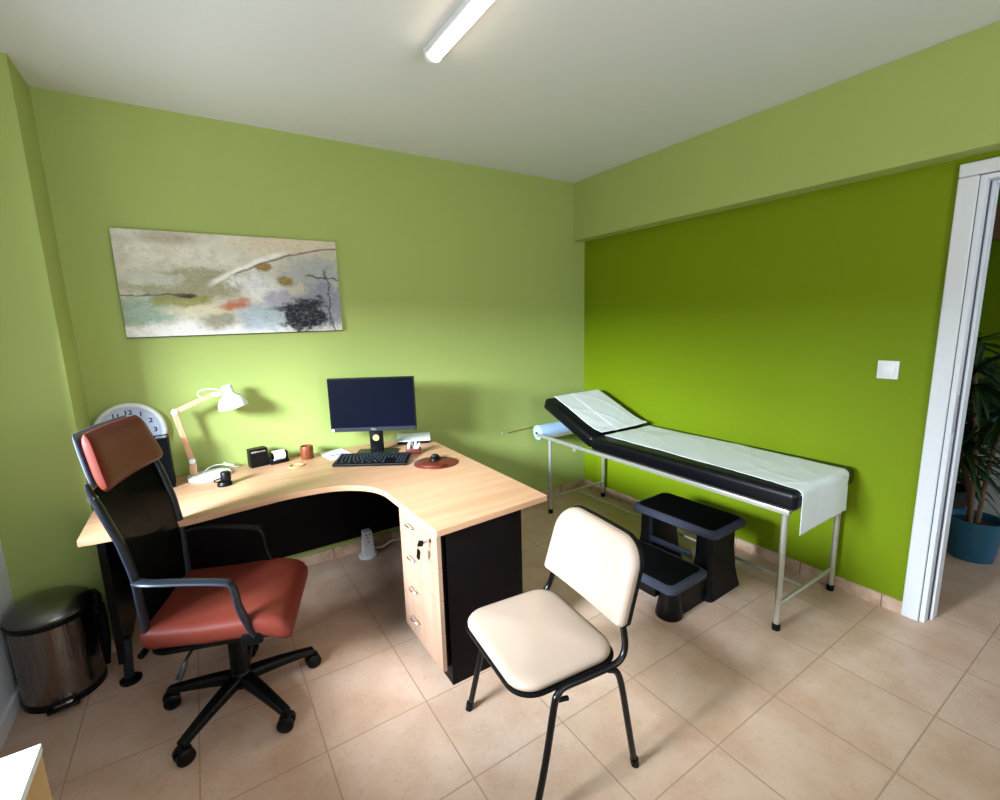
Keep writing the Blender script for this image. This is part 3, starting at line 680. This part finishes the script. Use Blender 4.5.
# armrests
for s in (-1, 1):
    yo = s*.235+.01
    pts = smoothline([(-.215, s*.212+.01, .700), (-.17, yo, .700), (-.05, yo, .682), (.045, yo, .664), (.078, yo, .650), (.090, yo, .61), (.095, yo, .56), (.115, s*.232+.01, .49), (.135, s*.225+.01, .435)], 5)
    n_ = len(pts); rr = [.019 if k < n_*.5 else .019+.006*(k/n_-.5) for k in range(n_)]
    MB().tube(pts, rr, 12, flat=(.55, 1.15)).build('armrest', M_dgrey if s < 0 else M_black, t)  # far armrest coloured darker to sink into the dark behind it
    MB().box((.125, s*.222+.01, .425), (.075, .04, .055), None, .010).build('armrest_bracket', M_black, t)

# ------------------------------------------------------------------ visitor chair
t = thing('visitor_chair', 'cream padded visitor chair with black metal legs in the room centre', 'chair', (.274, -.402, 0), -5.5)
# local: +x is the back of the chair
def cush(w, d, z0, th, dome, r=.09):
    rings = []
    for f in [0, .12, .3, .5, .7, .85, .94, 1.0]:
        e = math.sin(PI*min(f, 1)*.5) if f < .5 else 1
        ins = {0: .012, .12: .003, .3: 0, .5: 0, .7: .004, .85: .014, .94: .030, 1.0: .055}[f]
        rings.append([Vector((x, y, z0+th*f)) for x, y in rrect(d-2*ins, w-2*ins, max(.02, r-ins*.6), 8)])
    for g in (.75, .5, .25, .02):
        last = rings[7]; rings.append([Vector((p.x*g, p.y*g, z0+th+dome*(1-g*g))) for p in last])
    return rings
MB().loft(cush(.450, .398, .430, .036, .012, .085)).build('seat', M_cream, t)
MB().prism(rrect(.41, .47, .085, 8), .424, .431, .002).build('seat_pan', M_black, t)
# backrest: pad + black shell, leaning back, curved
def back_pt(yy, h, off):
    x = .194+h*.30 + off - .008*(yy/.24)**2
    return Vector((x, yy+.001, .534+h*.97))
def back_out(w, h, inset):
    o = []
    rt, rb = .102, .016
    n_ = 8
    W2 = w/2-inset
    for (cx, cy, r_, a0) in ((W2-rt-.004, h-inset-rt, rt, 0), (-W2+rt+.004, h-inset-rt, rt, 90), (-W2+rb, rb+inset, rb, 180), (W2-rb, rb+inset, rb, 270)):
        for k in range(n_+1):
            a = R(a0+90*k/n_); o.append((cx+r_*math.cos(a), cy+r_*math.sin(a)))
    o2 = []
    for k in range(len(o)):
        p, q = o[k], o[(k+1) % len(o)]; L = math.dist(p, q); nn = max(1, int(L/.03))
        for j in range(nn): o2.append((p[0]+(q[0]-p[0])*j/nn, p[1]+(q[1]-p[1])*j/nn))
    return o2
def back_mesh(offs):
    rings = []; base = None
    for inset, off in offs:
        o = back_out(.468, .283, 0); cx, cy = 0, .142
        k1 = 1-inset/.2475; k2 = 1-inset/.1425
        rings.append([back_pt(x*k1, cy+(y-cy)*k2, off) for x, y in o])
    return rings
MB().loft(back_mesh([(.002, .030), (0, .012), (.002, .004), (.008, -.006), (.020, -.012), (.05, -.017), (.10, -.020), (.135, -.021)])).build('backrest', M_cream, t)
MB().loft(back_mesh([(.02, .052), (.004, .048), (-.003, .040), (-.003, .026), (.003, .0255)])).build('backrest_shell', M_black, t)
for s in (-1, 1):
    y = s*.232
    pts = smoothline([(-.170, s*.250, .0), (-.120, s*.245, .20), (-.082, s*.238, .375), (-.068, s*.236, .405), (-.040, y, .418), (.04, y, .416), (.15, y, .414), (.195, y, .428), (.216, s*.225, .470), (.224, s*.20, .56), (.250, s*.19, .66)], 5)
    MB().tube(pts, .0115, 14).build('side_frame', M_blackm, t)
    MB().tube(smoothline([(.135, s*.236, .412), (.165, s*.240, .395), (.185, s*.244, .340), (.215, s*.250, .17), (.245, s*.255, 0)], 5), .0112, 14).build('leg', M_blackm, t)
    MB().tube([(-.172, s*.250, 0), (-.165, s*.250, .03)], .0145, 14).build('foot_cap', M_black, t)
    MB().tube([(.246, s*.2555, 0), (.241, s*.2545, .03)], .0145, 14).build('foot_cap', M_black, t)
    MB().cyl((-.062, s*.236, .385), (-.030, s*.236, .378), .008, 12).build('link_pin', M_black, t)
MB().tube([(-.05, -.235, .412), (-.05, .235, .412)], .010, 12).build('cross_bar', M_blackm, t)
MB().tube([(.13, -.235, .412), (.13, .235, .412)], .010, 12).build('cross_bar', M_blackm, t)

# ------------------------------------------------------------------ examination couch
t = thing('examination_couch', 'black examination couch on a pale steel frame along the dark green wall', 'examination couch', (0, 0, 0))
x0, x1, ya, yb = 1.630, 2.222, -.590, 1.180
rz = .622
yend = 1.34
for x in (x0, x1): MB().b2((x-.012, ya-.022, rz-.013), (x+.012, yend, rz+.013), bev=.003).build('side_rail', M_steel, t)
for y in (ya, .72, yb+.05): MB().b2((x0+.012, y-.012, rz-.012), (x1-.012, y+.012, rz+.012), bev=.003).build('cross_rail', M_steel, t)
for x in (x0, x1):
    for y in (ya, yb):
        l_ = MB().cyl((x, y, .03), (x, y, rz-.013), .0145, 18).build('leg', M_steel, t)
        MB().lathe([(.019, 0), (.019, .030), (.016, .034)], (x, y, 0), 18).build('rubber_foot', M_black, l_)
for y in (ya, yb): MB().cyl((x0, y, .135), (x1, y, .135), .010, 14).build('leg_stretcher', M_steel, t)
MB().cyl(((x0+x1)/2, ya, .120), ((x0+x1)/2, yb, .120), .010, 14).build('centre_stretcher', M_steel, t)
def padlow(L, mtx, name):
    rings = []
    w_ = .645
    for f in (0, .02, .06, .12):
        pass
    m = MB().box((0, L/2, .047), (w_, L, .094), None, .028, 5)
    bmesh.ops.transform(m.bm, matrix=mtx, verts=m.bm.verts); return m.build(name, M_navy, t)
XC = (x0+x1)/2
padlow(1.352, Matrix.Translation((XC, -.645, .640)), 'mattress')
ha = math.atan2(.208, .50)
padlow(.575, Matrix.Translation((XC, .712, .644)) @ Matrix.Rotation(ha, 4, 'X'), 'head_section')
mt = Matrix.Translation((XC, .712, .644)) @ Matrix.Rotation(ha, 4, 'X')
m = MB().box((0, .32, -.012), (.50, .46, .018)); bmesh.ops.transform(m.bm, matrix=mt, verts=m.bm.verts); m.build('head_support_board', M_dgrey, t, False)
MB().cyl((XC, .95, .735), (XC, 1.265, rz), .007, 10).build('head_strut', M_steel, t)
MB().b2((x0-.012, .87, rz-.035), (x0+.012, .90, rz-.013)).build('rail_bracket', M_steel, t)
for z in (.655, .715): MB().cyl((x0+.02, -.649, z), (x0+.02, -.643, z), .005, 10).build('stud', M_chrome, t)
# roll holder arms belong to the couch
for x in (x0, x1): MB().tube([(x, yend-.02, rz), (x, yend+.022, rz+.012)], .008, 10).build('roll_holder', M_black, t)
MB().cyl((x0, yend+.022, rz+.012), (x1, yend+.022, rz+.012), .006, 10).build('roll_rod', M_steel, t)
t = thing('paper_roll', 'pale blue couch paper roll at the head end of the examination couch', 'paper roll', (XC, yend+.022, rz+.012))
RY = Matrix.Rotation(R(90), 4, 'Y')
MB().lathe([(.020, -.280), (.060, -.280), (.060, .280), (.020, .280), (.020, -.280)], seg=36, m=RY, cap=False).build('roll', M_bluepaper, t)
MB().lathe([(.010, -.284), (.021, -.284), (.021, .284), (.010, .284), (.010, -.284)], seg=24, m=RY, cap=False).build('cardboard_core', M_paper, t)

# paper sheets on the couch
def crease(x, y, k=1.0):
    a = math.sin(5*x+3*y)
    return k*1.6*(.0008+.0010*math.sin(13*x+7*y+2*a)+.0012*max(0, math.sin(31*x-11*y+4*a))**6+.0012*max(0, math.sin(9*x+19*y+5*a))**8)
topz = .640+.094
def sheet_fn(u, v):
    g_ = min(1, v/.86)
    x = 1.700-.052*g_**2+(.470+.034*g_)*u
    s_ = v*1.520
    run = 1.283
    if s_ < run: y = .66-s_; z = topz+.004+crease(x, y)
    else:
        q = s_-run; r_ = .028
        if q < r_*PI/2: a = q/r_; y = .66-run-r_*math.sin(a); z = topz+.004-r_*(1-math.cos(a))
        else: y = .66-run-r_-.004*math.sin(12*u)*q; z = topz+.004-r_-(q-r_*PI/2)*(1-.14*math.sin(PI*u)*0)
    return (x, y+(.0 if s_ < run else crease(x, z)*1.2), z)
o = MB().grid(sheet_fn, 44, 130).build('couch_paper_sheet', M_sheet, None); md = o.modifiers.new('solid', 'SOLIDIFY'); md.thickness = .0012; md.offset = 1
tag(o, 'long white paper sheet over the couch mattress, hanging off its foot end', 'paper sheet')
Rm_ = Matrix.Rotation(ha, 3, 'X')
def head_fn(u, v):
    x = 1.685+.485*u; s_ = v*.555
    L = .565; loc = Vector((0, .565-s_, .102+crease(x, s_, 1.0)+.003*(x>1.86)+.016*math.exp(-((s_-.555)/.05)**2)*(1+.4*math.sin(9*x))))
    p = Rm_ @ loc
    return (x, .712+p.y, .644+p.z)
o = MB().grid(head_fn, 40, 50).build('head_paper_sheet', M_paper, None); md = o.modifiers.new('solid', 'SOLIDIFY'); md.thickness = .0012; md.offset = 1
tag(o, 'white paper sheet folded over the raised head section of the couch', 'paper sheet')

# ------------------------------------------------------------------ step stool
t = thing('step_stool', 'black two-step stool with grey rims tucked beside the couch', 'step stool', (1.195, -.300, 0), 2)
def stepbox(xa, xb, ya_, yb_, z):
    cx, cy = (xa+xb)/2, (ya_+yb_)/2
    r0 = rrect(xb-xa, yb_-ya_, .045, 6, cx, cy); r1 = rrect(xb-xa-.03, yb_-ya_-.03, .04, 6, cx, cy)
    r2 = rrect(xb-xa-.06, yb_-ya_-.06, .03, 6, cx, cy)
    rings = [[(x, y, z-.045) for x, y in r1], [(x, y, z-.034) for x, y in r0], [(x, y, z-.012) for x, y in r0], [(x, y, z) for x, y in r1]]
    o = MB().loft(rings).build('step_rim', M_ggrey, t)
    MB().prism(r2, z, z+.004, .001).build('tread', M_black, o)
stepbox(0, .335, 0, .545, .215)
stepbox(.345, .690, -.012, .548, .412)
def body(xa, xb, ya_, yb_, z0, z1, fl=.0):
    m = MB(); cx, cy = (xa+xb)/2, (ya_+yb_)/2; rings = []
    for f in (0, .1, .3, .6, 1):
        g = fl*(1-f)**3
        rings.append([(x, y, z0+(z1-z0)*f) for x, y in rrect(xb-xa+2*g, yb_-ya_+2*g, min(.035, (yb_-ya_)*.3), 5, cx, cy)])
    return m.loft(rings)
for y0_ in (.035, .410):
    body(.390, .655, y0_, y0_+.10, 0, .368, .03).build('support', M_black, t)
    body(.12, .40, y0_+.012, y0_+.088, .0, .172, .006).build('support', M_black, t)
    MB().lathe([(.066, 0), (.071, .012), (.062, .06), (.052, .12), (.050, .17)], (.105, y0_+.05, 0), 26).build('foot', M_black, t)
MB().b2((.05, .135, .09), (.10, .41, .172), bev=.01).build('front_apron', M_black, t)
MB().b2((.36, .135, .215), (.375, .41, .25), bev=.004).build('brace', M_dgrey, t)

# ------------------------------------------------------------------ pedal bin
t = thing('pedal_bin', 'brushed steel pedal bin in the left corner beside the desk', 'bin', (-1.292, .985, 0), 0)
MB().lathe([(.138, 0), (.141, .004), (.141, .030), (.138, .034)], seg=48).build('base_ring', M_black, t)
MB().lathe([(.138, .034), (.138, .362)], seg=64).build('body', M_bin, t)
MB().lathe([(.143, .362), (.147, .368), (.147, .382), (.142, .386)], seg=64).build('lid_ring', M_black, t)
MB().lathe([(.142, .386), (.143, .394), (.135, .410), (.112, .427), (.076, .439), (.035, .444), (.001, .445)], seg=64).build('lid', M_lid, t)
MB().box((.132, .052, .345), (.045, .09, .10), Matrix.Rotation(R(22), 3, 'Z'), .012).build('hinge_cover', M_black, t)
MB().tube(smoothline([(.128, .05, .03), (.144, .052, .15), (.144, .052, .33)], 4), .022, 12, flat=(.5, 1)).build('side_strip', M_black, t)  # black strip up the right side of the bin
pd = MB().box((.020, -.152, .022), (.105, .055, .014), Matrix.Rotation(R(8), 3, 'Z'), .006).build('pedal', M_black, t)
MB().box((.020, -.158, .030), (.06, .012, .004), Matrix.Rotation(R(8), 3, 'Z'), .0015).build('pedal_grip', M_chrome, pd)

# ------------------------------------------------------------------ cabinet lower left
t = thing('low_cabinet', 'wooden cabinet corner with its window-lit top coloured white at the lower left edge', 'cabinet', (-.987, -.426, 0))
modbev(MB().b2((-.42, -1.0, .732), (0, 0, .750)).build('top', M_bright_top, t, False), .001)
MB().b2((-.42, -1.0, 0.06), (-.002, -.002, .732)).build('body', M_cabside, t, False)
MB().b2((-.40, -.98, 0), (-.03, -.03, .06)).build('plinth', M_panel, t, False)

# ------------------------------------------------------------------ cable on the back wall
t = thing('loose_wire', 'thin brown cord end on the back wall left of the couch', 'cord', (1.372, YB, .65))
MB().tube(smoothline([(.06, -.006, -.006), (.16, -.008, 0), (.31, -.006, .004)], 5), .0035, 8).build('cord', M_brown, t)
MB().cyl((0, 0, 0), (0, -.006, 0), .007, 12).build('wall_plug', M_paper, t)

# ------------------------------------------------------------------ plants in the hall
def pot(name, label, cat, loc, r, h, mat, grp=None):
    t = thing(name, label, cat, loc)
    MB().lathe([(r*.80, 0), (r*.98, h*.93), (r*1.03, h*.94), (r*1.03, h), (r*.94, h), (r*.90, h*.86), (.001, h*.85)], seg=40).build('pot', mat, t)
    MB().lathe([(r*.89, h*.84), (r*.88, h*.87), (.001, h*.88)], seg=30).build('soil', M_soil, t)
    return t
def leaf(m, base, d, L, w, droop, tw=0):
    d = Vector(d).normalized(); side = d.cross(Vector((0, 0, 1))).normalized(); n_ = 7; prev = None
    p = Vector(base); step = L/n_
    for k in range(n_+1):
        f = k/n_; ww = w*math.sin(PI*min(.98, .12+.88*f))**.7+.0004
        nrm = side.cross(d).normalized()
        a = m.bm.verts.new(p-side*ww); c = m.bm.verts.new(p+nrm*ww*-.35); b = m.bm.verts.new(p+side*ww)
        if prev:
            m.bm.faces.new((prev[0], prev[1], c, a)); m.bm.faces.new((prev[1], prev[2], b, c))
        prev = (a, c, b)
        d = (d+Vector((0, 0, -droop/n_))).normalized(); p = p+d*step
def rosette(m, c, nleaf, L, w, lo=-.2, hi=1.2, droop=.9):
    for k in range(nleaf):
        a = k*2.399+random.uniform(-.3, .3); e = lo+(hi-lo)*((k+.5)/nleaf)
        leaf(m, c, (math.cos(a), math.sin(a), e), L*random.uniform(.75, 1.1), w, droop*random.uniform(.6, 1.3))
t = pot('potted_dracaena', 'dark strap-leaved dracaena in a blue pot beyond the doorway', 'potted plant', (3.335, -.925, 0), .135, .26, M_pot)
for (dx, dy, h) in ((.02, -.02, .72), (-.05, .04, .98), (.0, .06, .50)):
    st = MB().tube(smoothline([(dx*.4, dy*.4, .2), (dx*1.2, dy*.9, .2+h*.5), (dx*2, dy*2, .2+h)], 5), .012, 10).build('stem', M_trunk, t)
m = MB()
for (dx, dy, h) in ((.02, -.02, .72), (-.05, .04, .98), (.0, .06, .50)):
    rosette(m, (dx*2, dy*2, .2+h), 46, .34, .014); rosette(m, (dx*1.8, dy*1.8, .12+h), 34, .34, .014, -.5, .5)
m.build('foliage', M_leaf, t)
t = pot('potted_palm', 'tall dark leafy plant in a black pot behind the blue-potted dracaena', 'potted plant', (3.86, -.64, 0), .15, .27, M_pot2)
MB().tube(smoothline([(0, 0, .2), (.02, -.02, .6), (.0, -.05, 1.05)], 5), .014, 10).build('stem', M_trunk, t)
m = MB()
for z in (.35, .5, .7, .85, 1.0, 1.15, 1.3): rosette(m, (.01, -.03, z), 30, .42, .015, -.3, 1.0, 1.0)
m.build('foliage', M_leaf, t)
# low sill with a planter box at the back of the hall
struct('trim_3', MB().b2((4.15, -1.5, .0), (4.55, -.2, .70)).b2((4.13, -1.52, .70), (4.57, -.18, .73)), M_white, 'low white partition ledge at the back of the hall')
t = thing('planter_box', 'teal planter box with bright grass on the hall ledge', 'planter', (4.33, -.86, .73))
MB().b2((-.12, -.35, 0), (.12, .30, .17), bev=.01).build('box', M_teal, t)
m = MB()
for k in range(120): 
    leaf(m, (random.uniform(-.09, .09), random.uniform(-.32, .26), .165), (random.uniform(-.6, .6), random.uniform(-.6, .6), 1), random.uniform(.15, .32), .007, random.uniform(.3, 1.4))
m.build('grass', M_leaf2, t)
